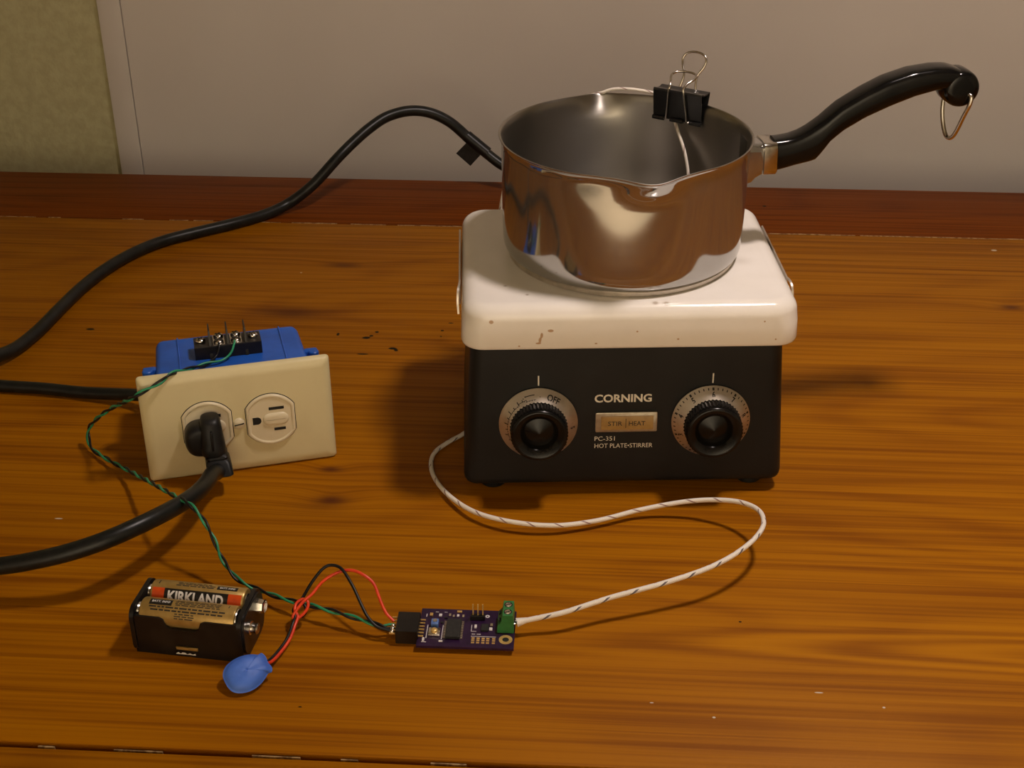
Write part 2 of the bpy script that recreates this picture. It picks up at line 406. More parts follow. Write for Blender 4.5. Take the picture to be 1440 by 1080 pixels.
# crumbs of glue and old finish in the two joints
random.seed(3)
def glue(y, dens, hw, zt):
    bm = nb(); x = -640
    while x < 640:
        l = random.uniform(4, 26)
        if random.random() < dens(x): addbox(bm, x, x + l, y - hw * random.uniform(.4, 1), y + hw * random.uniform(.4, 1), -3, zt - random.uniform(0, .25))
        x += l * .95
    o = tpart('joint_filler', bm, m_caulk); o['kind'] = 'stuff'
glue(431.8, lambda x: .95 if x > 0 else .62, .9, .15)
glue(-197.3, lambda x: .30, .55, -.9)
tpart('joint_bed', box(X0, X1, -201, -193, -24, -6), m_under)
tpart('joint_bed', box(X0, X1, 428, 436, -24, -4), m_under)
tpart('apron', box(-930, 1080, -300, -278, -120, -24, bev=1), m_under)
tpart('apron', box(-930, 1080, 478, 500, -120, -24, bev=1), m_under)
for lx in (-960, 1050):
    for ly in (-318, 456): tpart('leg', box(lx, lx + 62, ly, ly + 62, FZ, -24, bev=3), m_under)

# ------------------------------------------------------------------ hot plate stirrer
HP = emptyM((40.63, 23.27, 0), .09024)
hp = thing('hot_plate', 'white topped laboratory hot plate stirrer with charcoal body under the saucepan', 'hot plate', M=HP)
def loft(sections, bm=None):
    return rings_mesh(bm or nb(), [[(x, y, z) for x, y in o] for o, z in sections])
# body: drafted casting
secs = []
def bsec(z, inset=0.0):
    t = (z - 9) / 92.0
    return (rrect(-95.8 + 5.3 * t + inset, 95.0 - 6.2 * t - inset, 4.8 + 5.0 * t + inset, 148 - 3 * t - inset, 8 - min(inset, 4), 6), z)
for z, i in ((7.5, 4.5), (7.9, 2.6), (9.0, 1.2), (10.8, .35), (13, 0), (60, 0), (104, 0)): secs.append(bsec(z, i))
build('body', loft(secs), m_body, hp, 40)
for fx in (-78, 78):
    for fy in (22, 130): build('rubber_foot', lathe([(7.5, 0), (8, .6), (8, 5), (6.5, 9)], 20, ), m_rubber, hp, M=Matrix.Translation((fx, fy, 0)))
# enamelled cap
secs = []
W2 = 95.6
def csec(z, inset, r): return (rrect(-W2 + inset, W2 - inset, inset, 152.5 - inset, max(r - inset, 2), 8), z)
for z, i in ((102.2, 4.0), (101.3, 2.4), (101.2, 1.4), (101.9, .5), (103.6, 0), (114, .5)): secs.append(csec(z, i, 13))
for k in range(9):
    a = R(90 * k / 8); rr = 8.5
    secs.append(csec(127.2 - rr + rr * math.sin(a), .7 + rr * (1 - math.cos(a)) * 1.05, 16))
build('porcelain_top', loft(secs), m_cap, hp, 50)
# side guard strips with their curled clips
for s in (-1, 1):
    x = s * 96.3
    g = build('side_guard', box(min(x - .6, x + .6), max(x - .6, x + .6), 50, 128, 106, 121, bev=.5), m_alu, hp)
    p = catmull([(x, 52, 120), (x + s * .2, 45, 121.5), (x + s * .9, 40, 120.0), (x + s * 1.2, 37, 114), (x + s * .8, 35.5, 107.0)], 6)
    bm = nb(); T, N, B = frames([Vector(q) for q in p], Vector((s, 0, 0)))
    rings_mesh(bm, [[q + Vector((s * .5, 0, 0)) + B[i] * .4, q + Vector((s * .5, 0, 0)) - B[i] * .4, q - Vector((s * .7, 0, 0)) - B[i] * .4, q - Vector((s * .7, 0, 0)) + B[i] * .4] for i, q in enumerate(p)])
    build('clip', bm, m_alu, g)
# front panel frame
_v = Vector((0, 5.0, 92.0)).normalized(); _n = Vector((0, -92.0, 5.0)).normalized()
def pan_m(x, s, h=0.0):
    o = Vector((0, 4.72, 9)) + _v * s + Vector((x, 0, 0)) + _n * h
    return frame(o, (1, 0, 0), _v, _n)
def dial(cx, cs, which):
    Mx = pan_m(cx, cs)
    # ribbed black knob with dished face
    n = 96; prof = [(17.0, 4.5, 0), (17.0, 7.0, 0), (16.4, 7.6, 1), (16.2, 13.0, 1), (16.3, 15.5, 1), (16.0, 16.6, 0), (15.4, 17.3, 0), (14.6, 17.5, 0), (13.4, 17.1, 0), (11.2, 15.6, 0), (9.9, 14.4, 0), (9.6, 12.6, 0), (9.0, 11.8, 0), (4.5, 13.2, 0), (.01, 14.6, 0)]
    rings = []
    for r, h, rib in prof:
        rings.append([((r + (.35 * (1 if k % 2 else -1) if rib else 0)) * math.cos(2 * math.pi * k / n), (r + (.35 * (1 if k % 2 else -1) if rib else 0)) * math.sin(2 * math.pi * k / n), h) for k in range(n)])
    kn = build('knob', rings_mesh(nb(), rings), m_knob, hp, 40, Mx)
    R0, R1, H0, H1 = 23.0, 16.6, 1.6, 7.4
    build('dial_skirt', lathe([(22.2, .3), (23.0, .9), (23.0, H0), (22.7, H0 + .25), (R1 + .2, H1 - .1), (R1 - 1, H1)], 72), m_alu, kn, 30, Mx)
    slope = (H1 - H0 - .3) / (22.8 - R1)
    def cone(r, a): return (r * math.cos(a), r * math.sin(a), H0 + .27 + (22.8 - r) * slope + .06)
    bm = nb()
    def arcbar(r0, r1, a0, a1):
        n = max(2, int(abs(a1 - a0) / 4) + 1)
        rings_mesh(bm, [[cone(r0, R(a0 + (a1 - a0) * k / n)), cone(r1, R(a0 + (a1 - a0) * k / n))] for k in range(n + 1)], closed=False, cap0=False, cap1=False)
    def put(txt, h, r, a, wd=None, bold=.03):
        b = text_mesh(txt, h, wd, bold, 'CENTER')
        merge(bm, mapped(b, lambda x, y, z: cone(r + y, R(a) - x / (r + h / 2))))
    if which == 'heat':
        put('OFF', 3.1, 17.9, 64, 7.8, .03)
        arcbar(17.8, 18.3, 128, 215)
        for k in range(8): arcbar(18.0, 20.0 if k % 2 == 0 else 19.2, 128 + k * 11, 129.8 + k * 11)
        arcbar(17.8, 18.2, 95, 116); arcbar(20.1, 20.5, 97, 112)
        for k in range(6):  # the rounded end of the bracket
            a0 = 112 + 8 * math.sin(k / 5 * math.pi); arcbar(17.9 + k * .43, 18.4 + k * .43, a0 - .6, a0 + 1.0)
        arcbar(20.2, 20.6, 112, 114); arcbar(18.6, 18.9, 112, 130)
        put('.', .5, 19.0, 88, .5); put('5', 2.6, 18.6, -4)
        put('4', 2.6, 18.6, -38); put('3', 2.6, 18.6, -72)
    else:
        for k in range(-26, 26):
            a = 90 - k * 7.4
            if k % 5 == 0: arcbar(20.9, 22.2, a - 1.6, a + 1.6)
            else: arcbar(21.0, 22.1, a - .8, a + .8)
        for j, t in ((0, '6'), (-1, '5'), (-2, '4'), (-3, '3'), (1, '7'), (2, '8'), (3, '9')): put(t, 2.9, 17.6, 90 - j * 37)
    b = build('dial_print', bm, m_ink, kn, 30, Mx)
    i = build('index_mark', box(-.4, .4, cs + 24.0 - cs, cs + 30.2 - cs, .0, .16), m_print, hp, 30, Mx)
dial(-51.6, 41.0, 'heat'); dial(49.2, 41.0, 'stir')
# lettering and the pilot lamp window
def letters(txt, x, s, h, wd, bold, name):
    b = text_mesh(txt, h, wd, bold); build(name, b, m_print, hp, 30, pan_m(x, s, .12))
letters('CORNING', -19.0, 53.4, 5.2, 33.2, .028, 'maker_lettering')
letters('PC-351', -18.4, 28.1, 2.9, 11.9, .0, 'model_lettering')
letters('HOT PLATE\u2022STIRRER', -18.3, 23.3, 2.9, 34.2, .0, 'model_lettering')
bm = prism(rrect(-18.3, 17.9, 34.6, 47.4, .8, 3), 0, 1.7, bev=.4); bz = build('pilot_window', bm, m_bezel, hp, 30, pan_m(0, 0))
build('lens', prism(rrect(-15.0, 15.6, 36.2, 45.2, .5, 3), 1.0, 2.1, bev=.3), m_lens, bz, 30, pan_m(0, 0))
bm = text_mesh('STIR', 2.9, 8.4, .01); bm.transform(Matrix.Translation((-11, 39.0, 0)))
b2 = text_mesh('HEAT', 2.9, 9.6, .01); merge(bm, b2, Matrix.Translation((1.2, 39.0, 0)))
addbox(bm, -.75, -.4, 37.6, 43.6, 0, .05)
build('window_lettering', bm, m_ink, bz, 30, pan_m(0, 0, 2.18))

# ------------------------------------------------------------------ saucepan
PZ = 127.2
pan = thing('saucepan', 'stainless steel saucepan with pouring lips and a curved black handle', 'saucepan', M=emptyM((34.48, 103.18, PZ), R(10.5)))
def wall_r(z):
    return 71.3 + .5 * min(1, max(0, (z - 12) / 56)) + .9 * max(0, (z - 67.5) / 4) ** 2
outer = [(66.5, 3.9), (68.6, 4.1), (69.5, 4.7), (70.1, 5.8), (70.7, 7.6), (71.1, 10.5), (71.25, 14)] + [(wall_r(z), z) for z in (22, 28, 34, 40, 46, 52, 57, 61, 64, 66.5, 68.5, 70, 71)]
rim = [(73.2, 71.8), (73.5, 72.3), (73.5, 72.7), (73.0, 72.9), (72.4, 72.7)]
inner = [(wall_r(z) - .9, z) for z in (71.6, 70, 68, 65, 61, 57, 50, 42, 34, 26, 18)] + [(68.2, 11), (66.5, 7), (63, 5), (55, 4.6), (30, 4.5), (.02, 4.5)]
prof = outer + rim + inner
NT = 240; rings = []
for (r, z) in prof:
    ring = []
    zf = max(0, min(1, (z - 57) / 15)); zf = zf * zf * (3 - 2 * zf)
    for k in range(NT):
        a = 2 * math.pi * k / NT
        g = 0
        for a0 in (-math.pi / 2, math.pi / 2):
            dd = (a - a0 + math.pi) % (2 * math.pi) - math.pi
            g += math.exp(-(dd / R(10.5)) ** 2) - .08 * math.exp(-((abs(dd) - R(25)) / R(8)) ** 2)
        rr = r + 6.5 * g * zf if r > 10 else r
        ring.append((rr * math.cos(a), rr * math.sin(a), z - 1.3 * g * zf))
    rings.append(ring)
mi = [0] * (len(outer) + 2) + [1] * (len(prof) - len(outer) - 3)
bm = rings_mesh(nb(), rings, True, False, True, mi)
bm.faces.ensure_lookup_table(); bm.faces[-1].material_index = 1
build('pan_body', bm, [m_chrome, m_brush], pan, 60)
build('base_plate', lathe([(60, .0), (67.0, .2), (68.0, .7), (68.3, 3.0), (67.9, 3.5), (66.4, 3.7), (.1, 3.7)], 120), m_alu, pan, 40)
# bracket welded to the wall, and its collar
bm = nb(); rings = []
for x, hw, z0, z1 in ((70.5, 13.0, 41, 67.0), (74.2, 12.0, 41.8, 66.5), (77.0, 9.6, 43.5, 65.2), (80, 8.8, 45.0, 64.8), (83, 8.6, 46, 64.2)):
    rings.append([(x, y, z) for y, z in rrect(-hw, hw, z0, z1, min(5, hw * .5), 5)])
build('bracket', rings_mesh(bm, rings), m_chrome, pan, 50)
bm = nb(); rings = []
for x, e in ((80.6, .8), (81.2, 0), (88.6, 0), (89.4, .7)):
    rings.append([(x + (z - 55) * -.03, y, z) for y, z in rrect(-9.6 + e, 9.6 - e, 46.0 + e, 65.4 - e, 3.0, 5)])
build('ferrule', rings_mesh(bm, rings), m_wire, pan, 50)
# handle: sections along the length
top = [(88, 66.2), (92, 66.4), (98.4, 67.4), (104, 69.4), (108.6, 72.0), (115.8, 77.2), (125.4, 85.6), (139.3, 94.0), (151.3, 99.9), (165.6, 104.4), (179.0, 106.0), (188, 105.9), (195, 103.9), (200.5, 100.4), (204.5, 95.5)]
bot = [(88, 46.8), (92, 47.5), (101.9, 50.0), (108, 51.2), (113.0, 52.4), (116.6, 56.9), (120.8, 63.4), (127.9, 69.8), (140.0, 77.2), (154.3, 83.6), (168.6, 89.0), (181.9, 92.4), (190, 92.6), (198, 91), (204, 91)]
def interp(tab, x):
    for (a, p), (b, q) in zip(tab, tab[1:]):
        if x <= b: return p + (q - p) * (x - a) / (b - a)
    return tab[-1][1]
rings = []; xs = [88 + (204 - 88) * k / 46 for k in range(47)]
for x in xs:
    zt, zb = interp(top, x), interp(bot, x); hw = 8.2 + 1.2 * max(0, min(1, (x - 110) / 40))
    if x > 190: hw *= max(.35, math.sqrt(max(0, 1 - ((x - 190) / 17.5) ** 2)))
    h2 = (zt - zb) / 2; zc = (zt + zb) / 2; ring = []
    for k in range(28):
        a = 2 * math.pi * k / 28; ex = .55
        cxx, sxx = math.cos(a), math.sin(a)
        ring.append((x, hw * math.copysign(abs(cxx) ** ex, cxx), zc + h2 * math.copysign(abs(sxx) ** ex, sxx)))
    rings.append(ring)
bm = rings_mesh(nb(), rings)
hd = build('handle', bm, m_bakelite, pan, 60)
# boss at the end of the grip that carries the hanging ring
bm = lathe([(6, -9.8), (8.6, -9.5), (10.0, -8.4), (10.7, -6), (10.9, 0), (10.7, 6), (10.0, 8.4), (8.6, 9.5), (6, 9.8)], 40, 'Y')
build('handle_boss', bm, m_bakelite, hd, 50, Matrix.Translation((196.0, 0, 93.0)))
ringp = catmull([(198, 10.0, 89.5), (195, 10.6, 85.5), (193.5, 9.0, 78), (193.8, 5.0, 68), (195.0, .8, 62.0), (196.2, -1.6, 61.6), (197.2, -4.0, 64), (199.2, -9.2, 78), (200.6, -11.2, 85.5), (200.8, -10.6, 89.5), (199.6, -8, 90.5)], 8)
build('hanging_ring', tube(ringp, 1.3, 12), m_wire, pan, 60)

# ------------------------------------------------------------------ binder clip on the rim
ca = R(61.5)
rim_p = Vector((34.48 + 73.0 * math.cos(ca), 103.18 + 73.0 * math.sin(ca), PZ + 72.6))
cX = Vector((math.sin(ca), -math.cos(ca), 0)); cY = Vector((math.cos(ca), math.sin(ca), 0))
CM = frame(rim_p * .001, cX, cY, (0, 0, 1))
clip = thing('binder_clip', 'black binder clip with wire handles clamped on the saucepan rim', 'binder clip', M=CM @ Matrix.Translation((.0006, -.0020, -.0026)) @ Matrix.Rotation(R(-5), 4, 'X'))
HL = 16.2
sect = [(-2.5, -9.5), (-3.2, -7.0), (-6.4, 8.2), (-6.0, 9.4), (-4.4, 9.4), (-2.6, 8.6), (2.6, 8.6), (4.4, 9.4), (6.0, 9.4), (6.4, 8.2), (3.2, -7.0), (2.5, -9.5)]
th = .55
inn = [(-1.85, -9.4), (-2.55, -6.8), (-5.7, 8.0), (-5.2, 8.7), (-4.5, 8.7), (-2.7, 7.9), (2.7, 7.9), (4.5, 8.7), (5.2, 8.7), (5.7, 8.0), (2.55, -6.8), (1.85, -9.4)]
bm = nb(); rings_mesh(bm, [[(x, y, z) for y, z in sect + inn[::-1]] for x in (-HL, HL)])
build('clip_body', bm, m_clip, clip, 30)
for s in (-1, 1):
    for (a, b) in ((-HL - .4, -8.4), (-4.6, 4.6), (8.4, HL + .4)):
        build('lip', lathe([(.9, a), (1.3, a + .2), (1.3, b - .2), (.9, b)], 14, 'X'), m_clip, clip, 40, Matrix.Translation((0, s * 3.3, -9.3)))
def arm(P, name='wire_handle'):
    half = catmull(P, 7); other = [Vector((-p.x, p.y, p.z)) for p in reversed(half)]
    build(name, tube(half + other[1:], .72, 10), m_wire, clip, 60)
# inner handle folded against the body, loop leaning back over the spine
arm([(9.2, -3.3, -9.3), (7.4, -4.2, -9.0), (6.6, -5.0, -4), (5.0, -8.2, 9.0), (4.6, -8.0, 11.5), (5.4, -5.6, 14.2), (7.4, -1.5, 16.4), (7.9, 1.5, 17.6), (6.4, 4.6, 18.6), (3.2, 6.2, 19.0), (0, 6.6, 19.1)])
# outer handle standing up
arm([(9.2, 3.3, -9.3), (7.4, 4.4, -9.0), (6.6, 5.6, -2), (5.2, 8.6, 9.0), (4.4, 10.2, 14), (4.6, 11.4, 17.0), (7.2, 13.6, 22.0), (7.8, 14.8, 25.4), (6.4, 15.8, 28.0), (3.4, 16.4, 29.4), (0, 16.6, 29.8)])

# ------------------------------------------------------------------ thermocouple lead
TC = [(-14.6, -105.2, 8.6), (-6, -103.2, 9.8), (6.6, -101.0, 12.0), (32.2, -90.4, 15.0), (61.9, -79.4, 18.0), (84.7, -69.1, 21.0), (100.5, -57.0, 23.0), (111.6, -42.8, 24.0), (115.8, -31.2, 24.0), (114.3, -16.0, 22.0), (105.2, -4.4, 19.0), (89.8, 2.8, 15.0), (73.8, 5.5, 11.0), (49.3, 3.3, 6.0), (24.6, -7.5, 5.0), (0.2, -15.3, 6.0), (-24.3, -14.6, 7.0), (-45.6, -5.2, 6.0), (-61.9, 12.2, 4.0), (-73.7, 33.6, 2.0), (-78.5, 49.9, 1.6), (-78.0, 64.7, 1.6), (-70.8, 77.8, 1.6), (-62.6, 87.8, 1.6), (-54, 105, 1.8), (-47, 150, 2.4), (-45, 190, 12), (-47, 196, 50), (-46, 190, 95), (-43, 189, 124), (-36, 192, 150), (-15, 192, 180), (2, 187, 192), (19.9, 181.0, 198.8), (27, 180.0, 201.6), (37.4, 178.0, 202.6), (46, 177.5, 201.8), (54.0, 175.6, 201.0), (57, 173.0, 201.6), (61.5, 169.4, 200.0), (64.6, 166.0, 193.0), (66.0, 164.2, 187.0), (69.5, 159.0, 178.5), (72.8, 154.0, 169.9), (75.5, 149.0, 156.5), (76, 140, 140), (70, 125, 133.6), (60, 112, 133)]
tc = thing('thermocouple_lead', 'white braided thermocouple lead with dark tracer looping across the table into the pan', 'cable', (0, 0, 0))
build('braided_sleeve', tube(catmull(TC, 10), lambda t: 1.4 - .4 * max(0, min(1, (t - .5) * 5)), 12, uv=True), m_tc, tc, 60)
build('frayed_end', tube(catmull([(-16.4, -105.6, 8.3), (-14, -105.0, 8.7), (-11, -104.2, 9.1)], 4), lambda t: 2.4 - 1.0 * t, 10, uv=True), m_tc, tc, 60)
build('bare_conductor', tube(catmull([(-19.5, -103.6, 8.0), (-17, -104.6, 8.2), (-14.5, -105.0, 8.6)], 4), .5, 8), m_solder, tc)
build('bare_conductor', tube(catmull([(-19.5, -108.0, 8.0), (-17, -106.4, 8.2), (-14.5, -105.4, 8.6)], 4), .5, 8), m_solder, tc)

# ------------------------------------------------------------------ outlet in a blue box
pr, pt = .31744, .06224
oU = Vector((math.cos(pr), math.sin(pr), 0)); oV = Vector((-math.sin(pr) * math.sin(pt), math.cos(pr) * math.sin(pt), math.cos(pt))); oN = oU.cross(oV)
oO = Vector((-192.47, 39.94, 0))
OM = frame(oO * .001, oU, oV, oN)                        # local: x along the plate, y up, z towards the viewer
def ow(u, v, dep): return oO + oU * u + oV * v - oN * dep
ob = thing('outlet_box', 'ivory duplex outlet on a blue plastic box with a terminal strip on top', 'outlet', M=OM)
# wall plate
bm = nb(); secs = []
for z, i in ((-5.2, 1.0), (-5.0, 0), (-3.2, .15), (-1.8, 1.0), (-.7, 2.6), (-.15, 4.8), (0, 6.5)):
    secs.append([(x, y, z) for x, y in rrect(-57.15 + i, 57.15 - i, 0 + i, 69.85 - i, max(2.4 - i * .25, .8), 5)])
wp = build('wall_plate', rings_mesh(bm, secs), m_ivory, ob, 40)
# receptacle faces: a disc cut by two flats
def face_outline(r, flat, n=20):
    a0 = math.acos(flat / r); pts = []
    for k in range(n + 1):
        a = a0 + (math.pi - 2 * a0) * k / n; pts.append((r * math.cos(a), r * math.sin(a)))
    for k in range(n + 1):
        a = math.pi + a0 + (math.pi - 2 * a0) * k / n; pts.append((r * math.cos(a), r * math.sin(a)))
    return pts
VC = 33.6
for cx in (-19.2, 18.6):
    T = Matrix.Translation((cx, VC, 0))
    rc = build('receptacle', rings_mesh(nb(), [[(x, y, -.5) for x, y in face_outline(16.9, 14.6)], [(x, y, 1.0) for x, y in face_outline(16.9, 14.6)], [(x, y, 1.7) for x, y in face_outline(16.2, 13.9)], [(x, y, 1.7) for x, y in face_outline(15.4, 13.1)], [(x, y, 1.1) for x, y in face_outline(14.6, 12.3)]]), m_ivory2, ob, 25, T)
    build('shadow_gap', rings_mesh(nb(), [[(x, y, .01) for x, y in face_outline(17.35, 15.05)], [(x, y, .14) for x, y in face_outline(17.35, 15.05)]]), m_hole, rc, 30, T)
    # raised land between the slots
    bm = nb(); secs = []
    for z, i in ((1.0, 0), (1.6, .3), (2.0, 1.0), (2.2, 2.2)): secs.append([(x, y, z) for x, y in rrect(-5.0 + i, 10.8 - i, -4.4 + i, 4.2 - i, 4.2 - i * .9, 6)])
    build('land', rings_mesh(bm, secs), m_ivory2, rc, 60, T)
    build('slot', box(-.8, 8.4, 6.3, 8.2, .5, 1.24), m_hole, rc, 30, T)
    build('slot', box(1.4, 8.4, -7.8, -6.0, .5, 1.24), m_hole, rc, 30, T)
    bm = prism([(-11, -2.4), (-8.2, -2.4)] + [(-8.2 + 2.4 * math.cos(R(a)), 2.4 * math.sin(R(a))) for a in range(-80, 90, 10)] + [(-8.2, 2.4), (-11, 2.4)], .5, 1.25)
    build('ground_hole', bm, m_hole, rc, 30, T)
bm = lathe([(3.6, 0), (3.6, .9), (3.0, 1.6), (1.6, 2.0), (.01, 2.1)], 28)
sw = build('plate_screw', bm, m_ivory2, ob, 50, Matrix.Translation((-.6, 33.2, 0)))
build('screw_slot', box(-2.9, 2.9, -.38, .38, 1.0, 2.13), m_hole, sw, 30, Matrix.Translation((-.6, 33.2, 0)) @ Matrix.Rotation(R(8), 4, 'Z'))
# blue box: open shell seen from outside, slightly tapered
def bx(dep, i): return [(x, y, -dep) for x, y in rrect(-46.5 + i, 46.5 - i, 5.0 + i * .6, 63.6 - i * .25, 4.0, 5)]
bb = build('blue_box', rings_mesh(nb(), [bx(4.5, 0), bx(12, .2), bx(66, 1.6), bx(69.5, 2.4), bx(70.8, 4.5)]), m_blue, ob, 40)
for u in (-31, 33): build('rib', box(u - .5, u + .5, 62.6, 64.1, -69.5, -8, bev=.2, seg=1), m_blue, bb)
for s in (-1, 1):
    bm = nb(); addbox(bm, min(s * 45, s * 53.5), max(s * 45, s * 53.5), 46, 61.5, -36.5, -30.5, bev=1.4)
    ear = build('ear', bm, m_blue, bb, 40)
    build('ear_barrel', lathe([(2.6, 44), (3.2, 44.6), (3.2, 61.4), (2.6, 62)], 16, 'Y'), m_blue, ear, 40, Matrix.Translation((s * 50.6, 0, -29.5)))
# barrier terminal strip on top of the box
ts = build('terminal_strip', box(-21.2, 19.6, 63.4, 71.6, -48.6, -32.2, bev=.3, seg=1), m_holder, ob, 30)
for u in (-11.4, -.6, 10.2): build('barrier', rings_mesh(nb(), [[(u - w_, 63.6, -z0), (u + w_, 63.6, -z0), (u + w_ * .45, 80.6, -z0 + f_), (u - w_ * .45, 80.6, -z0 + f_)] for z0, f_, w_ in ((49.8, 2.0, .95), (31.4, -4.0, .95))]), m_holder, ts, 30)
for u, dd in ((-17.0, 41.5), (-6.2, 36.6), (-5.9, 45.4), (4.2, 36.6), (4.6, 45.4), (15.0, 41.0)):
    big = dd in (41.5, 41.0)
    s_ = build('screw_head', lathe([(2.2, 71.2), (3.1, 72.0), (3.1, 72.8), (2.4, 73.6), (1.0, 74.0), (.01, 74.05)], 22, 'Y'), m_solder, ts, 50, Matrix.Translation((u, 0, -dd)))
    bm = nb(); addbox(bm, -2.0, 2.0, 73.7, 74.15, -.35, .35); addbox(bm, -.35, .35, 73.7, 74.15, -2.0, 2.0)
    build('cross_slot', bm, m_hole, s_, 30, Matrix.Translation((u, 0, -dd)) @ Matrix.Rotation(R(20 + u * 9), 4, 'Y'))
for u in (-6.0, 4.4): build('terminal_plate', box(u - 3.6, u + 3.6, 71.5, 72.0, -48.2, -33.4, bev=.15, seg=1), m_solder, ts, 30)

# supply cord leaving the back of the box
sp = [(-1034, 252, -700), (-1032, 252, -300), (-1022, 250, -30), (-1004, 246, 2.5), (-985, 240, 4.3), (-900, 215, 4.3), (-700, 178, 4.3), (-520, 150, 4.3), (-450, 135, 4.3), (-381.7, 128.0, 4.3), (-351.3, 126.0, 4.3), (-320.1, 121.5, 4.6), (-290, 115, 8.0), (-268, 106, 13), (-248, 99, 17), (-238, 96, 18)]
sup = build('supply_cord', tube(catmull(sp, 8), 4.1, 14), m_cord, None, 60)
tag(sup, 'black cord lying on the table that feeds the blue outlet box', 'cord')

# ------------------------------------------------------------------ hot plate power cord with its right-angle plug
pc = thing('power_cord', 'thick black power cord arching from behind the pan and plugged into the outlet', 'power cord', (0, 0, 0))
CA = [(62, 171, 26), (60, 190, 25), (52, 235, 14), (30, 320, 6), (0, 420, 5.5), (-30, 490, 10), (-52, 514, 18), (-69.7, 520.0, 26.6), (-95.9, 526.0, 46.2), (-114.9, 526.0, 62.5), (-132.5, 524.0, 70.8), (-149.2, 520.0, 73.1), (-167.5, 512.0, 70.2), (-182.0, 500.0, 63.4), (-196.4, 487.0, 53.2), (-207.7, 476.0, 43.8), (-228.7, 462.0, 23.5), (-249.0, 455, 9.0), (-266.3, 438.2, 4.85), (-289.3, 416.1, 4.85), (-315.0, 396.0, 4.85), (-339.6, 375.0, 4.85), (-356.4, 350.7, 4.85), (-369.5, 317.9, 4.85), (-377.4, 281.7, 4.85), (-381.4, 245.3, 4.85), (-385.3, 204.2, 4.85), (-391, 176, 6.0), (-402, 148, 11.5), (-409, 131, 13.4), (-417, 113, 11.5), (-428, 86, 6.0), (-438, 55, 4.85), (-442, 0, 4.85), (-420, -50, 4.85), (-372, -84, 9), (-340, -90, 16), (-290.6, -93.3, 23.0), (-271.0, -92.5, 27.0), (-252.4, -89.3, 31.0), (-234.8, -83.0, 35.0), (-219.7, -69.3, 36.0), (-208.3, -48.9, 33.0), (-202.4, -32.3, 30.0), (-200.3, -15.4, 26.5), (-201.0, 1.9, 22.5), (-201.4, 12.5, 17.0), (-202.5, 20, 17.5)]
build('cord', tube(catmull(CA, 8), 4.8, 16), m_cord, pc, 60)
def pl(name, bm, parent=pc, mat=m_rubber, ang=50): return build(name, bm, mat, parent, ang, Matrix.Translation(oO) @ frame((0, 0, 0), oU, oV, oN).to_3x3().to_4x4())
# plug body: a flat D lobe against the face, a column on top and a collar below
bm = nb(); rings = []
out = []
for k in range(40):
    a = 2 * math.pi * k / 40; rx = 10.6; ry = 10.4
    cxx, sxx = math.cos(a), math.sin(a)
    out.append((rx * math.copysign(abs(cxx) ** .8, cxx), ry * math.copysign(abs(sxx) ** .8, sxx)))
for z, k in ((1.9, .93), (2.6, 1.0), (9.5, 1.0), (12.5, .95), (14.2, .84), (15.0, .66)):
    rings.append([(-23.0 + x * k, 30.4 + y * k, z) for x, y in out])
pb = pl('plug', rings_mesh(bm, rings))
bm = nb(); rings = []
for y, hw, z0, z1 in ((45.2, 3.6, 4.0, 12), (44.4, 5.2, 2.4, 15), (42, 6.0, 2.0, 17), (34, 6.6, 2.0, 19.5), (28, 7.2, 2.2, 21.0), (24.6, 7.4, 3, 21.5), (23.0, 6.6, 5, 21.2)):
    rings.append([(-17.6 + x, y, z) for x, z in rrect(-hw, hw, z0, z1, min(hw * .85, 5.5), 6)])
pl('plug_column', rings_mesh(bm, rings), pb)
pl('plug_ridge', box(-18.6, -17.2, 27.5, 40, 19.0, 21.6, bev=.5), pb)
bm = nb(); rings = []
for y, hw, z0, z1 in ((24, 5.6, 7, 20), (22.4, 6.6, 6.5, 21), (21.0, 6.0, 7.5, 20.5), (19.6, 7.2, 7, 22), (13.2, 7.6, 8.5, 24), (12.6, 6.6, 9.5, 23.4)):
    rings.append([(-16.4 + x + (24 - y) * .09, y, z + (24 - y) * .35) for x, z in rrect(-hw, hw, z0, z1, 2.4, 4)])
pl('strain_relief', rings_mesh(bm, rings), pb)
# folded tape flag on the cord
d_ = Vector((-95.9 + 69.7, 6, 46.2 - 26.6)).normalized(); q = Vector((-90.5, 525, 42.6)); dn = Vector((d_.z, 0, -d_.x)); dn = -dn if dn.z > 0 else dn
tg = tube([q - d_ * 14.5, q + d_ * 10.0], 5.4, 16)
tp = build('tape_flag', tg, m_blackw, pc, 50)
c0 = q - d_ * 10.5 + dn * 3.5; bm = nb(); ny = Vector((0, -1, 0))
ring = []
for e in (-.55, .55):
    ring.append([c0 + ny * e, c0 + d_ * 16.6 + ny * e, c0 + d_ * 18.4 + dn * 16.0 + ny * e, c0 + d_ * 1.2 + dn * 16.6 + ny * e])
build('flag', rings_mesh(bm, ring), m_blackw, tp, 30)

